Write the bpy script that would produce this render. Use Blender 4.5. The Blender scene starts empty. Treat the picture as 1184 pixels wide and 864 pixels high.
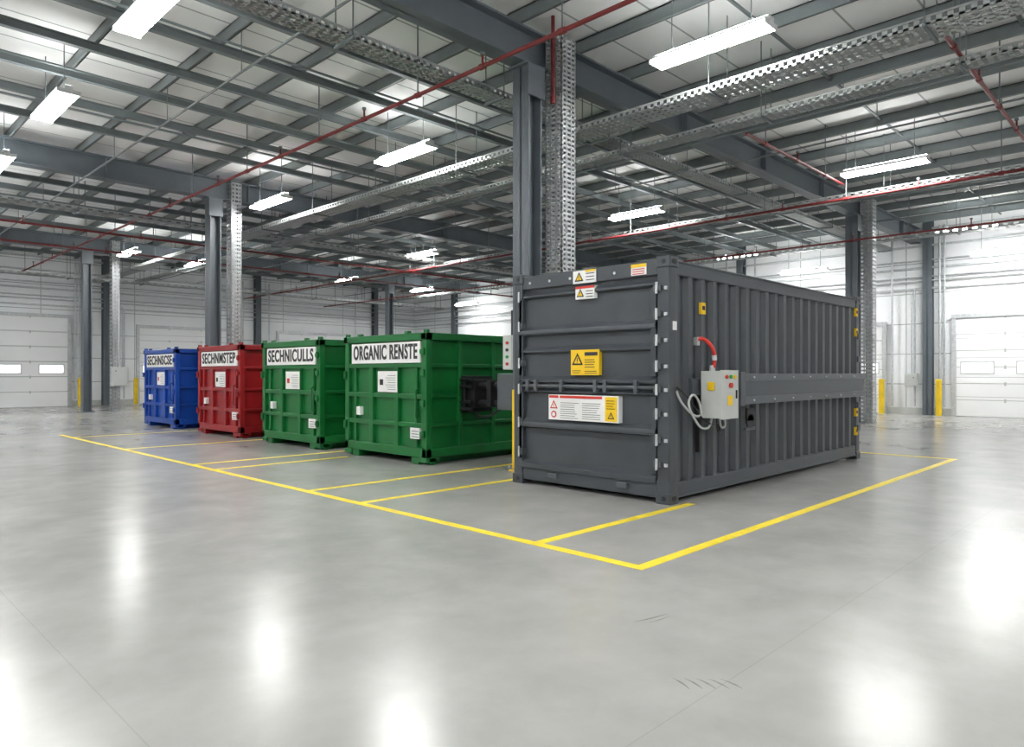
import bpy, math, random
from mathutils import Vector, Matrix
random.seed(4)
scene = bpy.context.scene
scene.view_settings.view_transform = 'Standard'
scene.view_settings.look = 'None'

# ------------------------------------------------------------------ materials
def newmat(name):
    m = bpy.data.materials.new(name); m.use_nodes = True
    nt = m.node_tree
    return m, nt, nt.nodes['Principled BSDF']

def paint(name, col, rough=0.45, metal=0.0, var=0.12, scale=3.0, bump=0.0, rv=0.12, spec=0.5):
    m, nt, b = newmat(name)
    tc = nt.nodes.new('ShaderNodeTexCoord')
    n = nt.nodes.new('ShaderNodeTexNoise'); n.inputs['Scale'].default_value = scale
    n.inputs['Detail'].default_value = 6
    nt.links.new(tc.outputs['Object'], n.inputs['Vector'])
    r = nt.nodes.new('ShaderNodeValToRGB')
    r.color_ramp.elements[0].position = 0.3; r.color_ramp.elements[1].position = 0.7
    r.color_ramp.elements[0].color = (*[c*(1-var) for c in col], 1)
    r.color_ramp.elements[1].color = (*[min(1, c*(1+var)) for c in col], 1)
    nt.links.new(n.outputs['Fac'], r.inputs['Fac'])
    nt.links.new(r.outputs['Color'], b.inputs['Base Color'])
    mr = nt.nodes.new('ShaderNodeMapRange')
    mr.inputs['To Min'].default_value = max(0, rough-rv); mr.inputs['To Max'].default_value = rough+rv
    nt.links.new(n.outputs['Fac'], mr.inputs['Value'])
    nt.links.new(mr.outputs['Result'], b.inputs['Roughness'])
    b.inputs['Metallic'].default_value = metal
    b.inputs['Specular IOR Level'].default_value = spec
    return m

def emis(name, col, s):
    m, nt, b = newmat(name)
    b.inputs['Base Color'].default_value = (*col, 1)
    b.inputs['Emission Color'].default_value = (*col, 1)
    b.inputs['Emission Strength'].default_value = s
    return m

def M(nt, op, a, b=None, c=None):
    n = nt.nodes.new('ShaderNodeMath'); n.operation = op
    for i, v in enumerate((a, b, c)):
        if v is None: continue
        if isinstance(v, (int, float)): n.inputs[i].default_value = v
        else: nt.links.new(v, n.inputs[i])
    return n.outputs[0]

def seam(nt, coord, pitch, w, off=0.0):
    a = M(nt, 'ADD', coord, 1000.0*pitch+off)
    a = M(nt, 'MODULO', a, pitch)
    return M(nt, 'LESS_THAN', a, w)

def panelmat(name, col, seams, seamcol, rough=0.5, spec=0.5):
    m, nt, b = newmat(name)
    g = nt.nodes.new('ShaderNodeNewGeometry')
    s = nt.nodes.new('ShaderNodeSeparateXYZ'); nt.links.new(g.outputs['Position'], s.inputs[0])
    acc = None
    for ax, p, w, off in seams:
        v = seam(nt, s.outputs[ax], p, w, off)
        acc = v if acc is None else M(nt, 'MAXIMUM', acc, v)
    n = nt.nodes.new('ShaderNodeTexNoise'); n.inputs['Scale'].default_value = 0.8; n.inputs['Detail'].default_value = 4
    nt.links.new(g.outputs['Position'], n.inputs['Vector'])
    r = nt.nodes.new('ShaderNodeValToRGB')
    r.color_ramp.elements[0].color = (*[c*.92 for c in col], 1); r.color_ramp.elements[1].color = (*[min(1, c*1.06) for c in col], 1)
    nt.links.new(n.outputs['Fac'], r.inputs['Fac'])
    mx = nt.nodes.new('ShaderNodeMix'); mx.data_type = 'RGBA'
    nt.links.new(acc, mx.inputs[0]); nt.links.new(r.outputs['Color'], mx.inputs[6]); mx.inputs[7].default_value = (*seamcol, 1)
    nt.links.new(mx.outputs[2], b.inputs['Base Color'])
    b.inputs['Roughness'].default_value = rough
    b.inputs['Specular IOR Level'].default_value = spec
    return m

# floor
def floor_mat():
    m, nt, b = newmat('polished_concrete')
    g = nt.nodes.new('ShaderNodeNewGeometry'); P = g.outputs['Position']
    def noise(s, d, rough=.6, dist=0.0):
        n = nt.nodes.new('ShaderNodeTexNoise'); n.inputs['Scale'].default_value = s
        n.inputs['Detail'].default_value = d; n.inputs['Roughness'].default_value = rough
        n.inputs['Distortion'].default_value = dist
        nt.links.new(P, n.inputs['Vector']); return n.outputs['Fac']
    a = noise(.3, 5, .55, .3); c = noise(1.6, 8, .62, .15)
    t = M(nt, 'ADD', M(nt, 'MULTIPLY', a, .5), M(nt, 'MULTIPLY', c, .5))
    r = nt.nodes.new('ShaderNodeValToRGB')
    r.color_ramp.elements[0].position = .3; r.color_ramp.elements[1].position = .7
    r.color_ramp.elements[0].color = (.262, .26, .25, 1); r.color_ramp.elements[1].color = (.39, .386, .372, 1)
    nt.links.new(t, r.inputs['Fac'])
    s = nt.nodes.new('ShaderNodeSeparateXYZ'); nt.links.new(P, s.inputs[0])
    sm = M(nt, 'MAXIMUM', seam(nt, s.outputs[0], 7.15, .006, -1.0), seam(nt, s.outputs[1], 5.85, .006, -1.65))
    mx = nt.nodes.new('ShaderNodeMix'); mx.data_type = 'RGBA'
    nt.links.new(M(nt, 'MULTIPLY', sm, .22), mx.inputs[0]); nt.links.new(r.outputs['Color'], mx.inputs[6]); mx.inputs[7].default_value = (.14, .14, .14, 1)
    nt.links.new(mx.outputs[2], b.inputs['Base Color'])
    mr = nt.nodes.new('ShaderNodeMapRange'); mr.inputs['From Min'].default_value = .3; mr.inputs['From Max'].default_value = .7
    mr.inputs['To Min'].default_value = .19; mr.inputs['To Max'].default_value = .265
    nt.links.new(t, mr.inputs['Value'])
    nt.links.new(mr.outputs['Result'], b.inputs['Roughness'])
    b.inputs['Specular IOR Level'].default_value = .5
    return m

FLOOR = floor_mat()
WALL = panelmat('white_wall_panel', (.90, .92, .93), [(2, 1.1, .03, 0), (0, 3.9, .03, 0), (1, 3.9, .03, 0)], (.40, .42, .43))
CEIL = panelmat('roof_liner_panel', (.86, .87, .86), [(1, 1.0, .035, 0)], (.36, .38, .38), .6)
DOORW = panelmat('sectional_door_white', (.89, .90, .90), [(2, .68, .015, 0)], (.45, .47, .48), .4)
STEEL = paint('painted_steel_grey', (.10, .118, .134), .45, 0, .1)
PURLIN = paint('purlin_steel', (.155, .18, .185), .5, 0, .1)
GALV = paint('galvanised_steel', (.55, .57, .58), .4, .4, .15, 9)
GALVD = paint('galvanised_tray', (.42, .445, .44), .42, .4, .15, 9)
REDP = paint('red_pipe_paint', (.16, .013, .014), .45)
YEL = paint('yellow_safety_paint', (.80, .54, .015), .45)
YELF = paint('yellow_floor_paint', (.80, .62, .03), .4, 0, .12, 8)
DARK = paint('compactor_grey_paint', (.049, .056, .065), .34, .0, .12, 2.5, 0, .08)
DARK2 = paint('compactor_grey_paint_light', (.076, .085, .096), .34, .0, .12, 2.5)
BLACK = paint('black_metal', (.010, .010, .012), .45)
WHITE = paint('sticker_white', (.76, .76, .75), .5, 0, .03)
BOXW = paint('cabinet_paint', (.50, .52, .50), .4, 0, .05)
INK = paint('ink_black', (.02, .02, .022), .6)
ORANGE = paint('sticker_yellow', (.80, .52, .01), .5, 0, .04)
RED = paint('sticker_red', (.55, .03, .02), .5, 0, .04)
GRN = paint('container_green', (.003, .120, .024), .36, 0, .14, 3)
REDC = paint('container_red', (.26, .007, .011), .36, 0, .14, 3)
BLU = paint('container_blue', (.003, .052, .31), .36, 0, .14, 3)
CABLE = paint('grey_cable', (.42, .43, .43), .5)
SCUFF = paint('rubber_scuff', (.215, .212, .205), .25, 0, .15, 30, 0, .02)
LIGHT = emis('led_diffuser', (1.0, 1.0, .985), 84)
UPFILL = emis('ceiling_fill_glow', (1.0, 1.0, .985), 38)  # added upward glow to brighten the ceiling, not a real LED part
GLOW = emis('daylight_glass', (.93, .97, 1.0), 1.3)
LAMPH = paint('lamp_housing', (.70, .71, .72), .4)

# ------------------------------------------------------------------ mesh builder
class MB:
    def __init__(s): s.v = []; s.f = []; s.m = []; s.sm = []
    def _add(s, vs, fs, mat, smooth=False):
        o = len(s.v); s.v += [tuple(p) for p in vs]
        for f in fs:
            s.f.append([o+i for i in f]); s.m.append(mat); s.sm.append(smooth)
    def box(s, x0, x1, y0, y1, z0, z1, mat=0):
        x0, x1 = sorted((x0, x1)); y0, y1 = sorted((y0, y1)); z0, z1 = sorted((z0, z1))
        vs = [(x0,y0,z0),(x1,y0,z0),(x1,y1,z0),(x0,y1,z0),(x0,y0,z1),(x1,y0,z1),(x1,y1,z1),(x0,y1,z1)]
        s._add(vs, [(0,3,2,1),(4,5,6,7),(0,1,5,4),(1,2,6,5),(2,3,7,6),(3,0,4,7)], mat)
    def prism(s, poly, ext, mat=0):
        n = len(poly); e = Vector(ext)
        a = [Vector(p) for p in poly]
        nrm = (a[1]-a[0]).cross(a[2]-a[1])
        if nrm.dot(e) > 0: a.reverse()
        b = [p+e for p in a]
        fs = [tuple(range(n)), tuple(range(2*n-1, n-1, -1))]
        for i in range(n):
            j = (i+1) % n
            fs.append((j, i, n+i, n+j))
        s._add(a+b, fs, mat)
    def cyl(s, p0, p1, r, mat=0, n=14, r2=None, caps=True):
        p0 = Vector(p0); p1 = Vector(p1); r2 = r if r2 is None else r2
        d = (p1-p0).normalized(); up = Vector((0,0,1)) if abs(d.z) < .9 else Vector((1,0,0))
        u = d.cross(up).normalized(); w = d.cross(u)
        A = []; B = []
        for i in range(n):
            t = 2*math.pi*i/n; q = u*math.cos(t)+w*math.sin(t)
            A.append(p0+q*r); B.append(p1+q*r2)
        s._add(A+B, [(i, (i+1) % n, n+(i+1) % n, n+i) for i in range(n)], mat, True)
        if caps:
            s._add(A, [tuple(range(n-1, -1, -1))], mat); s._add(B, [tuple(range(n))], mat)
    def tube(s, pts, r, mat=0, n=8):
        for a, b in zip(pts[:-1], pts[1:]): s.cyl(a, b, r, mat, n)
    def build(s, name, mats, bevel=0, parent=None):
        me = bpy.data.meshes.new(name); me.from_pydata(s.v, [], s.f)
        for m in mats: me.materials.append(m)
        me.polygons.foreach_set('material_index', s.m)
        me.polygons.foreach_set('use_smooth', s.sm)
        me.update()
        o = bpy.data.objects.new(name, me); scene.collection.objects.link(o)
        if bevel:
            b = o.modifiers.new('bevel', 'BEVEL'); b.width = bevel; b.segments = 2; b.limit_method = 'ANGLE'; b.angle_limit = math.radians(50)
        if parent: o.parent = parent
        return o

def empty(name, loc=(0,0,0)):
    e = bpy.data.objects.new(name, None); scene.collection.objects.link(e); e.location = (0,0,0); return e

def text_negx(name, body, x, ycen, zcen, width, height, mat, parent, bold=.026):
    """Text readable by someone looking along +X."""
    c = bpy.data.curves.new(name, 'FONT'); c.body = body; c.size = 1; c.align_x = 'CENTER'; c.align_y = 'CENTER'
    c.offset = bold; c.extrude = .004; c.space_character = 1.12
    c.materials.append(mat)
    o = bpy.data.objects.new(name, c); scene.collection.objects.link(o)
    bpy.context.view_layer.update()
    w, h = max(o.dimensions.x, .01), max(o.dimensions.y, .01)
    sx, sy = width/w, height/h
    R = Matrix(((0, 0, -1), (-1, 0, 0), (0, 1, 0))).to_4x4()
    o.matrix_world = Matrix.Translation((x, ycen, zcen)) @ R @ Matrix.Diagonal((sx, sy, 1, 1))
    if parent: o.parent = parent
    return o

# ------------------------------------------------------------------ room shell
X0, X1, Y0, Y1, H = -13.0, 28.8, -13.0, 37.3, 7.05
b = MB(); b.box(X0-.3, X1+.3, Y0-.3, Y1+.3, -.2, 0); b.build('floor', [FLOOR])
b = MB(); b.box(X0-.3, X1+.3, Y0-.3, Y1+.3, H, H+.2); b.build('ceiling', [CEIL])
b = MB(); b.box(X0-.3, X1+.3, Y1, Y1+.3, 0, H); b.build('wall_north', [WALL])
b = MB(); b.box(X1, X1+.3, Y0, Y1, 0, H); b.build('wall_east', [WALL])
b = MB(); b.box(X0-.3, X0, Y0, Y1, 0, H); b.build('wall_west', [WALL])
b = MB(); b.box(X0-.3, X1+.3, Y0-.3, Y0, 0, H); b.build('wall_south', [WALL])
b = MB(); b.box(X0, X1, Y1-.03, Y1, 0, .25); b.build('baseboard_north', [BOXW])
b = MB(); b.box(X1-.03, X1, Y0, Y1-.03, 0, .25); b.build('baseboard_east', [BOXW])

# doors
def door(name, axis, a0, a1, h):
    m = MB()
    def B(u0, u1, d0, d1, z0, z1, mt):
        if axis == 'y': m.box(u0, u1, Y1-d1, Y1-d0, z0, z1, mt)
        else: m.box(X1-d1, X1-d0, u0, u1, z0, z1, mt)
    n = 6; ph = h/n
    for i in range(n):
        B(a0, a1, .03, .09, i*ph+.012, (i+1)*ph-.012, 0)
    B(a0, a1, .03, .07, 0, h, 1)
    B(a0-.14, a0, .03, .14, 0, h+.14, 2); B(a1, a1+.14, .03, .14, 0, h+.14, 2)
    B(a0, a1, .03, .14, h, h+.14, 2)
    w = a1-a0
    for k in (.14, .5, .86) if w > 4.2 else (.2, .8):
        c = a0+w*k
        B(c-.5, c+.5, .085, .10, 1.48, 1.92, 2); B(c-.46, c+.46, .09, .105, 1.52, 1.88, 3)
    for k in (.32, .68):
        c = a0+w*k
        for i in range(n): B(c-.03, c+.03, .09, .10, i*ph+ph-.07, i*ph+ph+.05, 1)
    m.build(name, [DOORW, BOXW, GALV, GLOW])
door('door_1', 'y', 4.3, 8.85, 4.05)
door('door_2', 'y', 11.9, 16.3, 3.75)
door('door_3', 'x', 1.7, 6.2, 3.45)
door('door_4', 'x', 8.6, 13.0, 3.3)
door('door_5', 'y', 19.2, 23.6, 3.75)

# ------------------------------------------------------------------ structure
def hsec(m, cx, cy, z0, z1, w=.36, d=.36, t=.03, mat=0, flange_axis='x'):
    if flange_axis == 'x':
        m.box(cx-w/2, cx-w/2+t, cy-d/2, cy+d/2, z0, z1, mat); m.box(cx+w/2-t, cx+w/2, cy-d/2, cy+d/2, z0, z1, mat)
        m.box(cx-w/2, cx+w/2, cy-t/2, cy+t/2, z0, z1, mat)
    else:
        m.box(cx-w/2, cx+w/2, cy-d/2, cy-d/2+t, z0, z1, mat); m.box(cx-w/2, cx+w/2, cy+d/2-t, cy+d/2, z0, z1, mat)
        m.box(cx-t/2, cx+t/2, cy-d/2, cy+d/2, z0, z1, mat)

BY = (-4.3, 7.5, 19.2, 31.0); BB, BT = 6.25, 6.80
GRID = [(x, y) for y in BY for x in (-6.3, 8.0, 22.3)]
for (cx, cy) in GRID:
    m = MB(); hsec(m, cx, cy, .03, BB, .30, .34, .03, 0, 'x')
    m.box(cx-.25, cx+.25, cy-.25, cy+.25, 0, .03)
    m.box(cx-.22, cx+.22, cy-.2, cy+.2, BB-.03, BB)
    m.box(cx-.19, cx+.19, cy-.2, cy-.17, 5.75, BB-.03)
    for sx in (-1, 1):
        for sy in (-1, 1): m.cyl((cx+sx*.2, cy+sy*.2, .03), (cx+sx*.2, cy+sy*.2, .07), .02, 1, 8)
    m.build('steel_column', [STEEL, GALV], .004)

for cy in BY:
    m = MB()
    m.box(X0, X1, cy-.15, cy+.15, BB, BB+.035); m.box(X0, X1, cy-.15, cy+.15, BT-.035, BT)
    m.box(X0, X1, cy-.012, cy+.012, BB, BT)
    x = X0+.5
    while x < X1:
        m.box(x-.01, x+.01, cy-.14, cy+.14, BB+.03, BT-.03); x += 3.574
    m.build('roof_girder', [STEEL])

m = MB()
x = X0+.7
while x < X1:
    m.box(x-.012, x+.012, Y0, Y1, BT, H-.02); m.box(x-.05, x+.012, Y0, Y1, BT, BT+.015); m.box(x-.012, x+.05, Y0, Y1, H-.04, H-.02)
    x += 1.43
m.build('roof_purlin_set', [PURLIN])
m = MB()
for y in (9.9, 11.3, 12.7, 14.1, 15.5, 16.9, 21.0, 22.4, 23.8, 25.2, 26.6, 28.7, 33.3, 35.5):
    m.box(X0, X1, y-.05, y+.05, BT-.14, BT-.125); m.box(X0, X1, y-.05, y+.05, BT-.015, BT); m.box(X0, X1, y-.01, y+.01, BT-.13, BT)
for y in (-8.4, -1.2, 2.0, 4.9):
    m.box(X0, X1, y-.02, y+.02, H-.14, H-.10)
m.build('roof_rafter_set', [PURLIN])

# wall posts and girts
for i, x in enumerate((1.5, 10.4, 17.9, 25.6)):
    m = MB(); hsec(m, x, Y1-.18, 0, H, .3, .3, .025, 0, 'y'); m.build('wall_post', [STEEL])
for y in (-2, 7.05, 14.2, 24.5, 33.0):
    m = MB(); hsec(m, X1-.18, y, 0, H, .3, .3, .025, 0, 'x'); m.build('wall_post', [STEEL])
m = MB()
for z in (4.55, 5.3, 6.1, 6.7):
    m.box(X0, X1-.1, Y1-.1, Y1, z, z+.07)
    m.box(X1-.1, X1, Y0, Y1-.1, z, z+.07)
m.build('wall_girt_set', [GALV])

# wall conduits
m = MB()
for x, z in ((9.15, H-.4), (9.3, H-.4), (9.45, 5.9), (9.75, 5.9), (11.2, 4.6), (16.7, 6.5), (17.1, 6.5), (18.6, 6.5), (24.2, 6.5), (26.5, 6.5)):
    m.cyl((x, Y1-.14, .3), (x, Y1-.14, z), .035, 0, 8)
for y, z in ((6.55, 6.8), (6.7, 6.8), (7.5, 4.6), (8.25, 6.5), (13.6, 6.5), (14.9, 6.5)):
    m.cyl((X1-.14, y, .3), (X1-.14, y, z), .035, 0, 8)
for z in (4.85, 5.0, 5.6):
    m.cyl((X0, Y1-.14, z), (X1, Y1-.14, z), .03, 0, 8); m.cyl((X1-.14, Y0, z), (X1-.14, Y1, z), .03, 0, 8)
m.build('wall_conduit_set', [GALV])

# vertical perforated trays beside columns
def vtray(cx, cy, z0, z1, w=.32, name='perforated_cable_riser', pitch=.075):
    m = MB(); h = w/2; t = .006
    for side in range(4):
        def P(u0, u1, za, zb):
            if side == 0: m.box(cx+u0, cx+u1, cy-h, cy-h+t, za, zb)
            elif side == 1: m.box(cx+u0, cx+u1, cy+h-t, cy+h, za, zb)
            elif side == 2: m.box(cx-h, cx-h+t, cy+u0, cy+u1, za, zb)
            else: m.box(cx+h-t, cx+h, cy+u0, cy+u1, za, zb)
        sw = .035
        P(-h, -h+sw, z0, z1); P(h-sw, h, z0, z1)
        P(-.06-.013, -.06+.013, z0, z1); P(.06-.013, .06+.013, z0, z1)
        z = z0
        while z < z1:
            P(-h, h, z, min(z1, z+pitch*.5)); z += pitch
    for k in range(5):
        m.cyl((cx-.1+.05*k, cy+.04*((k % 2)*2-1), z0), (cx-.1+.05*k, cy+.04*((k % 2)*2-1), z1), .02, 1, 8)
    return m.build(name, [GALV, CABLE])
vtray(8.5, 7.25, 0, H-.3, .34); vtray(8.56, 19.15, 0, H-.3, .3, pitch=.11)
vtray(22.85, 7.25, 0, H-.3, .36, pitch=.12); vtray(8.95, 30.8, 0, H-.3, .3, pitch=.15)

# horizontal cable trays
def htray(axis, c, z, a0, a1, w=.4, h=.1, pitch=.12, hang=True, cables=4):
    m = MB(); bw = pitch*.52
    def B(u0, u1, v0, v1, z0, z1, mt=0):
        if axis == 'x': m.box(u0, u1, c+v0, c+v1, z0, z1, mt)
        else: m.box(c+v0, c+v1, u0, u1, z0, z1, mt)
    for s in (-1, 1):
        e = s*w/2
        B(a0, a1, e-.004, e+.004, z, z+.03); B(a0, a1, e-.012, e+.012, z+h-.025, z+h)
    for q in (-w/4, 0, w/4): B(a0, a1, q-.02, q+.02, z, z+.006)
    u = a0
    while u < a1:
        for s in (-1, 1): B(u, u+bw, s*w/2-.004, s*w/2+.004, z, z+h)
        B(u, u+bw, -w/2, w/2, z, z+.008); u += pitch
    for k in range(cables):
        v = -w/2+.06+k*(w-.12)/max(1, cables-1)
        B(a0, a1, v-.014, v+.014, z+.01, z+.035, 1)
    if hang:
        u = a0+1.0
        while u < a1-.2:
            B(u-.02, u+.02, -w/2-.05, w/2+.05, z-.035, z, 2)
            for s in (-1, 1):
                B(u-.007, u+.007, s*(w/2+.035)-.007, s*(w/2+.035)+.007, z-.03, H-.002, 2)
            u += 2.86
    return m.build('cable_tray', [GALVD, CABLE, PURLIN])
htray('x', 8.35, 6.02, X0+.1, 28.5, .36, .1)
htray('y', 9.85, 5.72, Y0+.1, 36.8, .5, .11)
htray('y', 11.5, 5.80, Y0+.1, 36.8, .3, .1)
htray('y', 17.9, 5.72, Y0+.1, 36.8, .4, .1, .18)
htray('y', 24.6, 5.75, Y0+.1, 36.8, .4, .1, .25)
htray('x', 21.3, 5.8, X0+.1, 28.5, .4, .1, .25)
htray('x', 34.0, 5.5, X0+.1, 28.5, .4, .1, .3)

# red sprinkler pipes
def rpipe(axis, c, z, a0, a1, r=.03, drops=3.0):
    m = MB()
    P = (lambda u, zz: (u, c, zz)) if axis == 'x' else (lambda u, zz: (c, u, zz))
    m.cyl(P(a0, z), P(a1, z), r, 0, 10)
    u = a0+.8; i = 0
    while u < a1:
        m.cyl(P(u-.05, z), P(u+.05, z), r*1.4, 0, 10)
        if i % 2 == 0: m.cyl(P(u, z), P(u, H-.002), .012, 1, 6)
        else:
            m.cyl(P(u, z), P(u, z+.16), .016, 0, 6); m.cyl(P(u, z+.16), P(u, z+.20), .035, 1, 8)
        u += drops/2; i += 1
    m.build('sprinkler_pipe', [REDP, PURLIN])
rpipe('y', 6.95, 5.92, -12.9, 37.1, .032)
rpipe('x', 2.4, 5.92, 10.2, 28.6)
rpipe('x', 6.0, 5.92, 12.3, 17.2)
rpipe('y', 17.1, 5.55, Y0+.1, 37.1, .032)
rpipe('x', 23.0, 5.62, X0+.1, 28.6, .032)
rpipe('x', 26.4, 5.62, X0+.1, 28.6, .03)
rpipe('y', 22.0, 5.45, Y0+.1, 37.1, .028)
m = MB(); m.cyl((8.26, 7.2, 5.75), (8.26, 7.2, H-.002), .03, 0, 10); m.cyl((8.26, 7.2, 5.70), (8.26, 7.2, 5.80), .042, 0, 10)
m.build('sprinkler_riser', [REDP])
m = MB()
for x in (4.9, 12.9, 14.7, 20.3, 23.5): m.cyl((x, Y0, 6.2), (x, Y1, 6.2), .02, 0, 6)
for y in (10.6, 13.4, 15.4, 24.8): m.cyl((X0, y, 6.55), (X1, y, 6.55), .02, 0, 6)
for x in (4.9, 12.9, 14.7, 20.3, 23.5):
    y = Y0+2
    while y < Y1:
        m.cyl((x, y, 6.2), (x, y, H-.002), .008, 0, 5); y += 3.1
m.build('roof_conduit_set', [PURLIN])

# ------------------------------------------------------------------ luminaires
LMP = [(3.1, y, 6.0) for y in (9.3, 13.85, 18.5, 4.7, 0, -5, -9.5, 23.5, 28, 33)]
LMP += [(8.85, y, 6.0) for y in (4.85, 11.76, 17.6, 28.8, -2, -8.5)]
LMP += [(11.7, 29.7, 6.0), (18.9, 29.7, 6.0), (23.9, 30.2, 6.0)]
LMP += [(16.8, y, 6.0) for y in (5.0, 11.5, 21.3, -2.2, -9)]
LMP += [(25.7, y, 6.0) for y in (5.2, 12.8, -2.2, -9)]
LMP += [(26.9, 4.5, 5.33), (26.9, 10.8, 5.35), (27.4, 30.5, 5.5)]
LMP += [(-3, y, 6.0) for y in (-9, -4, 1.5, 9.5, 14, 23, 29)]
LMP += [(-9.3, y, 6.0) for y in (-8, -1.5, 5, 12, 23, 29)]
for (x, y, z) in LMP:
    m = MB(); L = .88
    m.box(x-.06, x+.06, y-L, y+L, z+.055, z+.12, 0)
    m.box(x-.045, x+.045, y-L+.04, y+L-.04, z+.12, z+.135, 3)  # added glowing strip on the housing, lifts the ceiling brightness
    m.box(x-.17, x+.17, y-L, y+L, z+.035, z+.055, 0)
    m.box(x-.15, x+.15, y-L+.02, y+L-.02, z-.01, z+.035, 1)
    m.box(x-.17, x+.17, y-L, y-L+.02, z-.015, z+.035, 0); m.box(x-.17, x+.17, y+L-.02, y+L, z-.015, z+.035, 0)
    for s in (-.6, .6):
        m.cyl((x, y+s, z+.12), (x, y+s, H-.002), .009, 2, 6)
        m.box(x-.03, x+.03, y+s-.03, y+s+.03, z+.12, z+.18, 2)
    m.build('linear_ceiling_light', [LAMPH, LIGHT, PURLIN, UPFILL])

# ------------------------------------------------------------------ floor markings
m = MB(); w = .05; zt = .003
def LX(y, a, c): m.box(a, c, y-w, y+w, 0, zt)
def LY(x, a, c): m.box(x-w, x+w, a, c, 0, zt)
LY(4.58, 3.05, 19.9); LX(3.1, 4.63, 14.25); LY(14.2, 3.15, 30)
for y, a in ((4.2, 7.25), (6.96, 14.15), (8.15, 12.5), (11.85, 12.5), (15.25, 12.5), (18.9, 7.7), (11.0, 7.0)):
    LX(y, 4.63, a)
m.build('floor_marking_line', [YELF])
# short rubber scuffs left by trucks
m = MB()
def scuff(x, y, ang, L, wd):
    dx, dy = math.cos(ang), math.sin(ang); nx, ny = -dy, dx
    n = 6; A = []; B_ = []
    for i in range(n+1):
        t = i/n; ww = wd*math.sin(math.pi*min(max(t, .06), .94)); bx = x+dx*L*t+nx*.03*t*t; by = y+dy*L*t+ny*.03*t*t
        A.append((bx+nx*ww/2, by+ny*ww/2, .0012)); B_.append((bx-nx*ww/2, by-ny*ww/2, .0012))
    m._add(A+B_, [(i, n+1+i, n+2+i, i+1) for i in range(n)], 0)
for k in range(5): scuff(2.98+.045*k, 1.74-.045*k, .95+.05*k, .13, .014)
scuff(3.55, 2.45, -.35, .28, .016); scuff(3.6, 2.38, -.3, .2, .01)
m.build('tyre_scuff_mark', [SCUFF])

# ------------------------------------------------------------------ dark compactor container
cx0, cx1, cy0, cy1, CH = 6.98, 13.2, 4.33, 6.8, 2.84
root = empty('waste_compactor_container')
m = MB()
P = .16
for (ax, bx) in ((cx0, cx0+P), (cx1-P, cx1)):
    for (ay, by) in ((cy0, cy0+P), (cy1-P, cy1)):
        m.box(ax, bx, ay, by, .1, CH-.1)
for y in (cy0, cy1-.12):
    m.box(cx0+P, cx1-P, y+.01, y+.11, CH-.2, CH-.03)
    m.box(cx0+P, cx1-P, y+.01, y+.11, .06, .24)
    m.box(cx0+P, cx1-P, y-.005, y+.125, CH-.06, CH-.03)
    m.box(cx0+P, cx1-P, y-.005, y+.125, .06, .085)
for x in (cx0, cx1-.12):
    m.box(x+.01, x+.13, cy0+P, cy1-P, CH-.2, CH-.02); m.box(x+.01, x+.13, cy0+P, cy1-P, .06, .26)
def casting(x, y, z):
    m.box(x-.095, x+.095, y-.095, y+.095, z, z+.13)
for x in (cx0+.08, cx1-.08):
    for y in (cy0+.08, cy1-.08):
        for z in (0, CH-.13+.01): casting(x, y, z)
for (x, y) in ((cx0+.08, cy0+.08), (cx0+.08, cy1-.08), (cx1-.08, cy0+.08)):
    for z in (.065, CH-.055):
        m.cyl((x-.097, y-.015, z), (x-.09, y-.015, z), .03, 1, 12); m.cyl((x-.02, y-.097, z), (x-.02, y-.09, z), .03, 1, 12); m.cyl((x+.02, y-.097, z), (x+.02, y-.09, z), .03, 1, 12)
m.box(cx0+.1, cx1-.1, cy0+.08, cy1-.08, CH-.07, CH-.04); m.box(cx0+.1, cx1-.1, cy0+.08, cy1-.08, .12, .18)
m.box(cx1-.1, cx1-.05, cy0+.1, cy1-.1, .2, CH-.1)
m.build('frame', [DARK, BLACK], .012, root)
def corr(y, sgn, name, z0, z1, xa, xb, pitch=.30, dep=.065):
    c = MB(); pts = []; n = round((xb-xa)/pitch); p = (xb-xa)/n
    for i in range(n):
        s = xa+i*p
        pts += [(s, 0), (s+p*.30, 0), (s+p*.42, dep), (s+p*.88, dep)]
    pts.append((xb, 0))
    vs = [(a, y+sgn*d, z0) for a, d in pts]+[(a, y+sgn*d, z1) for a, d in pts]; k = len(pts)
    fs = [(i, i+1, k+i+1, k+i) if sgn > 0 else (i+1, i, k+i, k+i+1) for i in range(k-1)]
    c._add(vs, fs, 0)
    return c.build(name, [DARK], 0, root)
corr(cy0+.02, 1, 'side_corrugation', .22, CH-.18, cx0+P, cx1-P)
corr(cy1-.02, -1, 'side_corrugation_rear', .22, CH-.18, cx0+P, cx1-P)
# front tailgate
f = MB(); xf = cx0
fy0, fy1 = cy0+P+.02, cy1-P+.06
f.box(xf+.06, xf+.11, fy0, fy1, .2, CH-.15)
def rib(z0, z1, out=.075):
    xs = xf+.06
    f.prism([(xs, fy0, z0), (xs-out, fy0, z0+.025), (xs-out, fy0, z1-.05), (xs, fy0, z1)], (0, fy1-fy0, 0), 0)
rib(2.0, 2.13); rib(1.76, 1.86, .05); rib(1.36, 1.47, .06); rib(1.23, 1.31, .06); rib(.76, .90); rib(.2, .34, .07); rib(2.50, 2.60, .06)
for z in (2.07, .84): f.box(xf-.02, xf+.0, fy0, fy1, z-.03, z+.01, 1)
for z0, z1 in ((1.47, 2.5), (.34, 1.23)):
    f.box(xf+.0, xf+.07, fy0, fy0+.07, z0, z1); f.box(xf+.0, xf+.07, fy1-.07, fy1, z0, z1)
f.cyl((xf-.005, fy0, 1.335), (xf-.005, fy1, 1.335), .022, 1, 10)
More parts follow.
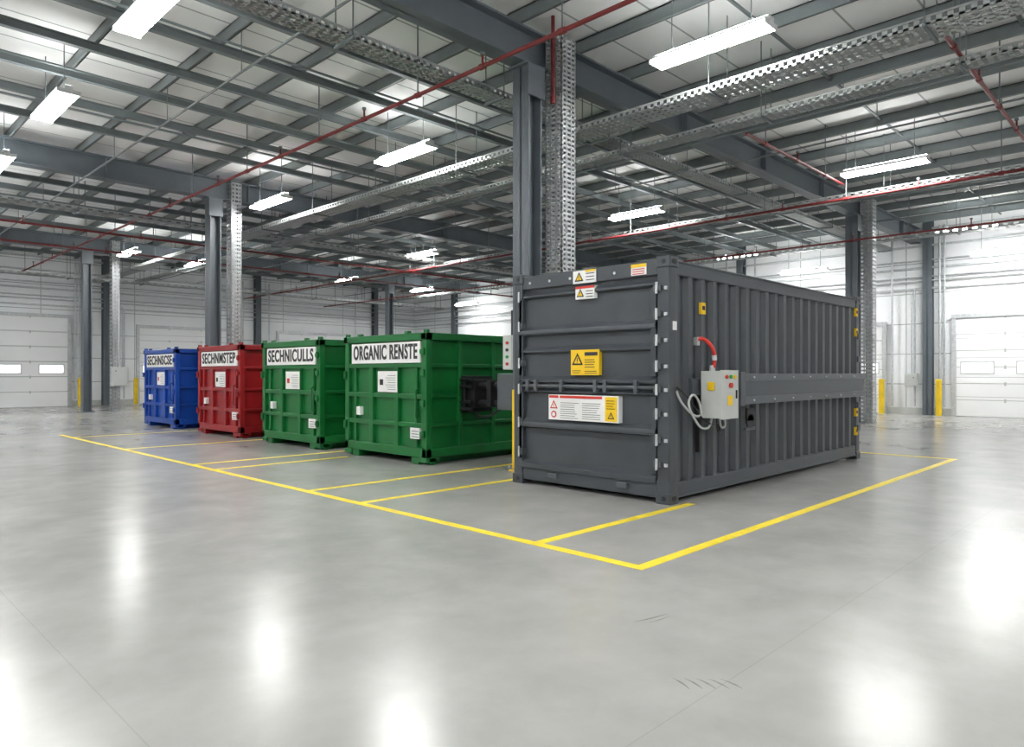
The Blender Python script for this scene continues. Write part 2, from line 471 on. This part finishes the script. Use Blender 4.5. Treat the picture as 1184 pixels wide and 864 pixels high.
for y in (4.75, 5.2, 5.35, 5.9, 6.35, 6.5): f.box(xf-.035, xf+.05, y, y+.05, 1.27, 1.42, 1)
for z in (.42, .7, 1.0, 1.28, 1.55, 1.85, 2.15, 2.45):
    f.box(xf-.03, xf+.06, cy0+.10, cy0+.20, z, z+.07, 1); f.cyl((xf-.035, cy0+.15, z-.03), (xf-.035, cy0+.15, z+.10), .016, 2, 10)
    f.box(xf-.02, xf+.04, cy0+.02, cy0+.06, z+.01, z+.05, 2)
for z in (.4, .8, 1.25, 1.6, 2.1, 2.5):
    f.box(xf-.03, xf+.06, cy1-.18, cy1-.10, z, z+.08, 1); f.cyl((xf-.035, cy1-.13, z-.03), (xf-.035, cy1-.13, z+.11), .014, 2, 10)
f.box(xf-.03, xf+.03, 4.9, 5.05, .13, .19, 1); f.box(xf-.03, xf+.03, 6.0, 6.15, .13, .19, 1)
for i in range(6): f.cyl((xf+.0, 4.75+i*.35, 2.72), (xf+.012, 4.75+i*.35, 2.72), .018, 2, 8)
f.build('tailgate', [DARK, DARK2, GALV], .008, root)
# side box beam
s = MB()
s.box(8.55, cx1-.05, cy0-.09, cy0+.06, 1.10, 1.50); s.box(8.5, 8.62, cy0-.11, cy0+.05, 1.08, 1.52, 1)
s.box(8.6, cx1-.05, cy0-.115, cy0-.09, 1.40, 1.5, 1); s.box(8.6, cx1-.05, cy0-.115, cy0-.09, 1.10, 1.2, 1)
x = 8.85
while x < cx1-.1:
    s.cyl((x, cy0-.13, 1.45), (x, cy0-.115, 1.45), .014, 2, 8); s.cyl((x, cy0-.13, 1.15), (x, cy0-.115, 1.15), .014, 2, 8); x += .62
s.box(7.45, 8.55, cy0-.02, cy0+.06, 1.24, 1.44)
s.cyl((9.0, cy0-.0, .86), (9.0, cy0+.03, .86), .10, 3, 16); s.box(8.9, 9.1, cy0-.0, cy0+.03, .86, 1.04, 3)
s.box(8.86, 9.14, cy0+.0, cy0+.035, .74, .78, 1)
for z in (.5, .9, 1.3, 1.7, 2.1):
    s.box(cx1-.14, cx1-.03, cy0-.03, cy0, z, z+.1, 1)
s.box(7.62, 7.68, cy0-.02, cy0+.04, .55, .95, 3)
s.build('side_beam', [DARK, DARK2, GALV, BLACK], .006, root)
# control box
c = MB(); bx0, bx1, by0, by1, bz0, bz1 = 7.60, 8.00, cy0-.30, cy0-.05, .97, 1.53
c.box(bx0, bx1, by0, by1, bz0, bz1); c.box(bx0-.01, bx1+.01, by0-.02, by0, bz0-.01, bz1+.01)
c.box(bx0+.04, bx1-.04, by1, cy0+.05, bz0+.1, bz1-.1, 1)
for i, mt in enumerate((2, 3, 4)):
    c.cyl((bx0+.1+.1*i, by0-.045, 1.46), (bx0+.1+.1*i, by0-.02, 1.46), .022, mt, 12)
c.cyl((bx0+.2, by0-.05, 1.36), (bx0+.2, by0-.02, 1.36), .03, 2, 12)
c.box(bx0+.14, bx0+.26, by0-.024, by0-.02, 1.12, 1.24, 4)
c.box(bx0-.016, bx0-.0, by0+.07, by0+.16, 1.3, 1.40, 4)
c.box(bx0+.34, bx0+.36, by0-.035, by0-.02, 1.2, 1.3, 1)
GR = paint('button_green', (.02, .30, .05), .4)
c.build('control_box', [BOXW, BLACK, RED, GR, ORANGE], .008, root)
def curve(name, pts, r, mat, parent):
    cu = bpy.data.curves.new(name, 'CURVE'); cu.dimensions = '3D'; cu.bevel_depth = r; cu.bevel_resolution = 3
    sp = cu.splines.new('NURBS'); sp.points.add(len(pts)-1)
    for p, q in zip(sp.points, pts): p.co = (*q, 1)
    sp.use_endpoint_u = True; sp.order_u = 4; cu.materials.append(mat)
    o = bpy.data.objects.new(name, cu); scene.collection.objects.link(o); o.parent = parent; return o
Y = cy0-.12
curve('power_cable', [(7.72, Y, .98), (7.72, Y, .85), (7.5, Y, .82), (7.35, Y, .95), (7.22, Y+.05, 1.15), (7.3, Y, 1.3), (7.45, Y, 1.15), (7.5, Y, 1.0), (7.3, Y, .98), (7.15, cy0-.01, 1.2), (7.12, cy0-.01, 1.3)], .014, CABLE, root)
curve('signal_cable', [(7.85, Y, .98), (7.85, Y, .8), (7.95, Y, .74), (8.0, Y+.05, .85), (7.9, Y, .9), (7.6, Y, .88), (7.4, Y, 1.05), (7.2, Y+.05, 1.28), (7.12, cy0-.01, 1.34)], .012, BLACK, root)
curve('grey_cable_loop', [(7.92, Y, .98), (7.92, Y, .84), (8.05, Y, .80), (8.08, Y, .92), (7.98, Y, .98)], .014, CABLE, root)
curve('red_air_hose', [(7.78, Y+.02, 1.53), (7.78, Y-.02, 1.66), (7.74, Y-.03, 1.75), (7.72, Y, 1.85), (7.7, cy0+.0, 1.95), (7.62, cy0+.02, 1.9)], .024, RED, root)
hb = MB(); hb.cyl((7.78, Y+.02, 1.53), (7.78, Y+.02, 1.6), .035, 0); hb.cyl((7.76, Y-.02, 1.66), (7.75, Y-.02, 1.72), .03, 0); hb.box(7.6, 7.66, cy0-.0, cy0+.06, 1.84, 1.94); hb.build('hose_fitting', [GALV], 0, root)

# stickers on front, facing -X
def tri(q, x, yc, zc, r, mt=2, inner=1):
    q.prism([(x-.004, yc-r, zc-r*.7), (x-.004, yc+r, zc-r*.7), (x-.004, yc, zc+r)], (.003, 0, 0), mt)
    r2 = r*.62; z2 = zc-r*.04
    q.prism([(x-.006, yc-r2, z2-r2*.7), (x-.006, yc+r2, z2-r2*.7), (x-.006, yc, z2+r2)], (.003, 0, 0), inner)
    q.box(x-.008, x-.006, yc-r*.07, yc+r*.07, zc-r*.2, zc+r*.32, mt); q.box(x-.008, x-.006, yc-r*.07, yc+r*.07, zc-r*.42, zc-r*.3, mt)
SM = [WHITE, ORANGE, INK, RED]
def lines(u0, u1, v0, v1, n, mt=2, h=.3):
    out = []; dv = (v1-v0)/n
    for i in range(n):
        out.append((u0, u0+(u1-u0)*random.uniform(.7, 1), v0+dv*i, v0+dv*(i+h), mt))
    return out
q = MB(); q.box(xf+.0, xf+.06, 5.33, 5.78, 1.48, 1.80, 1)
X = xf+.0
for (u0, u1, v0, v1, mt) in [(.5, .95, .76, .9, 2)]+lines(.5, .95, .3, .68, 4)+lines(.06, .42, .08, .24, 2)+lines(.5, .95, .06, .22, 2):
    q.box(X-.003, X, 5.78-.45*u0, 5.78-.45*u1, 1.48+.32*v0, 1.48+.32*v1, mt)
tri(q, X, 5.78-.11, 1.67, .09); q.build('yellow_warning_sticker', SM, 0, root)
q = MB(); a, bb_, z0, z1 = 5.02, 6.14, .90, 1.225; q.box(xf-.02, xf+.06, a, bb_, z0, z1, 0); X = xf-.02
def qa(u0, u1, v0, v1, mt): q.box(X-.003, X, bb_-(bb_-a)*u0, bb_-(bb_-a)*u1, z0+(z1-z0)*v0, z0+(z1-z0)*v1, mt)
qa(.17, .78, .87, .97, 3); qa(.82, .98, .04, .96, 1); qa(.01, .15, .87, .97, 3)
for t in lines(.18, .46, .08, .76, 8, 2, .2)+lines(.5, .77, .08, .76, 8, 2, .2)+lines(.84, .96, .5, .9, 4): qa(*t)
tri(q, X, bb_-.09, z0+.19, .065, 3, 0); q.cyl((X-.004, bb_-.09, z0+.07), (X, bb_-.09, z0+.07), .045, 3, 16); q.cyl((X-.006, bb_-.09, z0+.07), (X-.003, bb_-.09, z0+.07), .028, 0, 16)
tri(q, X-.002, a+.11, z0+.08, .05); q.build('instruction_sticker', SM, 0, root)
q = MB(); X = xf-.005; q.box(X, xf+.06, 5.38, 5.74, 2.64, 2.80, 0); tri(q, X, 5.64, 2.715, .07)
for i in range(3): q.box(X-.003, X, 5.40, 5.53, 2.67+.04*i, 2.68+.04*i, 2)
q.box(X-.003, X, 5.38, 5.54, 2.775, 2.80, 1)
q.box(X+.0, xf+.06, 5.40, 5.70, 2.44, 2.60, 0); tri(q, X, 5.62, 2.51, .06, 2, 1); q.box(X-.003, X, 5.40, 5.70, 2.57, 2.60, 3)
for i in range(3): q.box(X-.003, X, 5.42, 5.53, 2.46+.035*i, 2.47+.035*i, 2)
q.box(X, xf+.06, 4.64, 4.85, 2.66, 2.79, 0); q.box(X-.003, X, 4.64, 4.85, 2.75, 2.79, 1)
for i in range(3): q.box(X-.003, X, 4.66, 4.83, 2.67+.027*i, 2.68+.027*i, 3)
q.build('small_warning_sticker', SM, 0, root)
q = MB()
for (x, z) in ((7.74, 2.22), (13.06, 2.5), (13.06, 2.15), (13.06, .42), (13.06, .75)):
    q.box(x-.05, x+.05, cy0-.006, cy0+.03, z, z+.14, 1); q.box(x-.03, x+.03, cy0-.009, cy0-.006, z+.05, z+.10, 2)
q.box(7.05, 7.13, cy0-.006, cy0, 2.0, 2.1, 0)
q.build('side_sticker', SM, 0, root)

# ------------------------------------------------------------------ waste containers
def dumpster(mat, y0, text, kind):
    root = empty('roll_off_waste_container')
    x0, x1, y1 = 7.2, 11.7, y0+2.4; T = 2.17
    m = MB()
    m.box(x0+.07, x1-.07, y0+.07, y1-.07, .16, T-.12)
    for ax in (x0, x1-.12):
        for ay in (y0, y1-.12): m.box(ax, ax+.12, ay, ay+.12, .12, T)
    for ay in (y0-.02, y1-.12): m.box(x0-.02, x1+.02, ay, ay+.14, T-.12, T)
    for ax in (x0-.02, x1-.12): m.box(ax, ax+.14, y0-.02, y1+.02, T-.12, T)
    m.box(x0+.1, x1-.1, y0+.1, y1-.1, T-.12, T-.03)
    for i in range(5): m.box(x0+.4+i*.85, x0+.5+i*.85, y0+.1, y1-.1, T-.04, T-.005)
    for ay in (y0+.0, y1-.12): m.box(x0, x1, ay, ay+.12, .12, .27)
    m.box(x0, x0+.12, y0, y1, .12, .27); m.box(x1-.12, x1, y0, y1, .12, .27)
    for z in (.60, 1.08, 1.60): m.box(x0+.01, x0+.08, y0+.1, y1-.1, z, z+.08)
    for u in (.82, 1.56): m.box(x0+.0, x0+.08, y0+u-.05, y0+u+.05, .27, 1.6)
    for u in (.3, 2.1): m.box(x0+.02, x0+.08, y0+u-.03, y0+u+.03, .27, 1.6)
    for ay, by in ((y0+.01, y0+.08), (y1-.08, y1-.01)):
        for z in (.62, 1.1, 1.6): m.box(x0+.1, x1-.1, ay+.01, by-.01, z, z+.06)
        k = x0+.75
        while k < x1-.2: m.box(k-.04, k+.04, ay-.01, by, .27, T-.1); k += .78
    for ay in (y0+.22, y1-.42):
        m.box(x0+.02, x1-.02, ay, ay+.2, .0, .13)
    for ax in (x0+.0, x1-.3, x0+2.2):
        for ay in (y0+.0, y1-.2): m.box(ax, ax+.28, ay, ay+.2, .04, .12)
        for ay in (y0-.0, y1-.22): m.cyl((ax+.14, ay, .07), (ax+.14, ay+.22, .07), .07, 0, 14)
    for z in (.45, .95, 1.45, 1.8):
        m.cyl((x0-.03, y0+.05, z), (x0-.03, y0+.05, z+.12), .028, 0, 10); m.box(x0-.03, x0+.02, y0+.03, y0+.15, z+.02, z+.1)
    for z in (.5, 1.4): m.cyl((x0-.03, y1-.05, z), (x0-.03, y1-.05, z+.14), .028, 0, 10)
    m.tube([(x0+.01, y0+.2, .75), (x0-.06, y0+.2, .78), (x0-.06, y0+.2, 1.22), (x0+.01, y0+.2, 1.25)], .016, 0)
    for ay in (y0+.04, y1-.04): m.cyl((x0+.04, ay, T), (x0+.04, ay, T+.05), .05, 0, 12)
    for ay in (y0+.5, y0+1.9): m.box(x0-.03, x0+.05, ay-.05, ay+.05, T-.02, T+.04)
    m.build('body', [mat], .012, root)
    q = MB(); ba, bb2 = y0+.15, y0+2.16
    q.box(x0-.012, x0+.07, ba, bb2, 1.68, 2.03, 0)
    q.build('banner_board', [WHITE], .003, root)
    text_negx('banner_text', text, x0-.016, (ba+bb2)/2, 1.855, (bb2-ba)*.93, .26, INK, root)
    q = MB()
    q.box(x0-.008, x0+.07, y0+.78, y0+1.34, 1.18, 1.54, 0)
    for i in range(7): q.box(x0-.011, x0-.008, y0+.82, y0+1.05+.03*(i % 3), 1.22+.04*i, 1.227+.04*i, 2)
    q.box(x0-.011, x0-.008, y0+1.18, y0+1.28, 1.3, 1.40, 3 if kind else 2)
    q.box(x0-.004, x0+.07, y0+.12+.05, y0+.42, .42, .60, 0)
    for i in range(3): q.box(x0-.007, x0-.004, y0+.2, y0+.38, .45+.045*i, .46+.045*i, 2)
    q.box(x0-.004, x0+.07, y0+1.9, y0+2.02, .75, .9, 0)
    q.build('info_sheet', SM, 0, root)
    return root
dumpster(GRN, 9.0, 'ORGANIC RENSTE', 0)
dumpster(GRN, 12.3, 'SECHNICULLS', 1)
dumpster(REDC, 15.8, 'SECHNMSTEP', 0)
dumpster(BLU, 19.7, 'SECHNSCSE', 1)

# ------------------------------------------------------------------ ram coupling between container and column
m = MB()
m.box(7.95, 8.6, 8.9, 8.985, .84, 1.46, 0); m.box(8.0, 8.55, 8.72, 8.92, .92, 1.40, 0)
for z in (1.0, 1.3): m.cyl((8.15, 7.95, z), (8.15, 8.75, z), .06, 0, 14)
m.box(8.02, 8.5, 8.35, 8.45, .95, 1.38, 0)
m.box(7.88, 8.3, 7.7, 8.05, .92, 1.50, 1)
for z in (.9, 1.02, 1.28, 1.4): m.cyl((7.93, 8.98, z), (7.93, 8.7, z), .03, 0, 10)
m.tube([(8.1, 8.9, .9), (8.0, 8.6, .78), (7.95, 8.3, .8), (7.95, 8.0, .95)], .022, 0)
m.build('hydraulic_ram_unit', [BLACK, DARK2], .01)
m = MB(); m.box(7.86, 8.14, 7.68, 7.90, 1.56, 2.10, 0); m.box(7.85, 7.86, 7.70, 7.88, 1.58, 2.08, 0)
for i, mt in enumerate((1, 2, 3, 1)): m.cyl((7.83, 7.79, 1.65+.11*i), (7.85, 7.79, 1.65+.11*i), .025, mt, 10)
m.box(7.96, 8.04, 7.75, 7.82, 2.1, 2.5, 3)
m.build('column_control_cabinet', [BOXW, RED, GR, INK], .005)

# column guard + bollards
m = MB(); m.box(7.76, 7.81, 7.33, 7.60, 0, 1.25); m.box(7.70, 7.81, 7.30, 7.62, 0, .02); m.build('column_guard', [YEL], .006)
def bollard(x, y, h=1.15):
    m = MB(); m.cyl((x, y, 0), (x, y, h-.03), .10, 0, 20); m.cyl((x, y, h-.03), (x, y, h), .10, 0, 20, .07)
    m.cyl((x, y, 0), (x, y, .02), .16, 1, 20); m.build('yellow_bollard', [YEL, GALV])
for x, y in ((9.2, 36.6), (11.55, 36.6), (16.7, 36.5), (28.1, 6.6), (28.1, 8.45), (28.1, 1.2), (27.9, 9.3)): bollard(x, y, 1.3)

# wall electrical boxes
def ebox(x0, x1, y0, y1, z0, z1):
    m = MB(); m.box(x0, x1, y0, y1, z0, z1)
    if (x1-x0) > (y1-y0): m.box(x0+.03, x1-.03, y0-.012, y0, z0+.03, z1-.03); m.cyl((x0+.1, y0-.03, z1-.15), (x0+.1, y0, z1-.15), .02, 1)
    else: m.box(x0-.012, x0, y0+.03, y1-.03, z0+.03, z1-.03); m.cyl((x0-.03, y0+.1, z1-.15), (x0, y0+.1, z1-.15), .02, 1)
    m.cyl(((x0+x1)/2, (y0+y1)/2, z1), ((x0+x1)/2, (y0+y1)/2, z1+2.9), .03, 2, 8)
    m.build('electrical_cabinet', [BOXW, BLACK, GALV], .006)
ebox(8.75, 9.25, 30.36, 30.62, 1.0, 1.75)
ebox(10.85, 11.3, Y1-.44, Y1-.18, 1.0, 1.8)
ebox(X1-.45, X1-.18, 7.35, 7.75, 1.05, 1.5)

# ------------------------------------------------------------------ world + camera
w = bpy.data.worlds.new('world'); scene.world = w; w.use_nodes = True
w.node_tree.nodes['Background'].inputs[0].default_value = (.8, .85, .9, 1); w.node_tree.nodes['Background'].inputs[1].default_value = .5
cam = bpy.data.cameras.new('camera'); cam.sensor_width = 36; cam.lens = 24.78; cam.clip_end = 200
co = bpy.data.objects.new('camera', cam); scene.collection.objects.link(co)
co.location = (0, 0, 1.5); co.rotation_euler = (math.radians(90), 0, math.atan2(.6997, .7145)-math.pi/2)
scene.camera = co
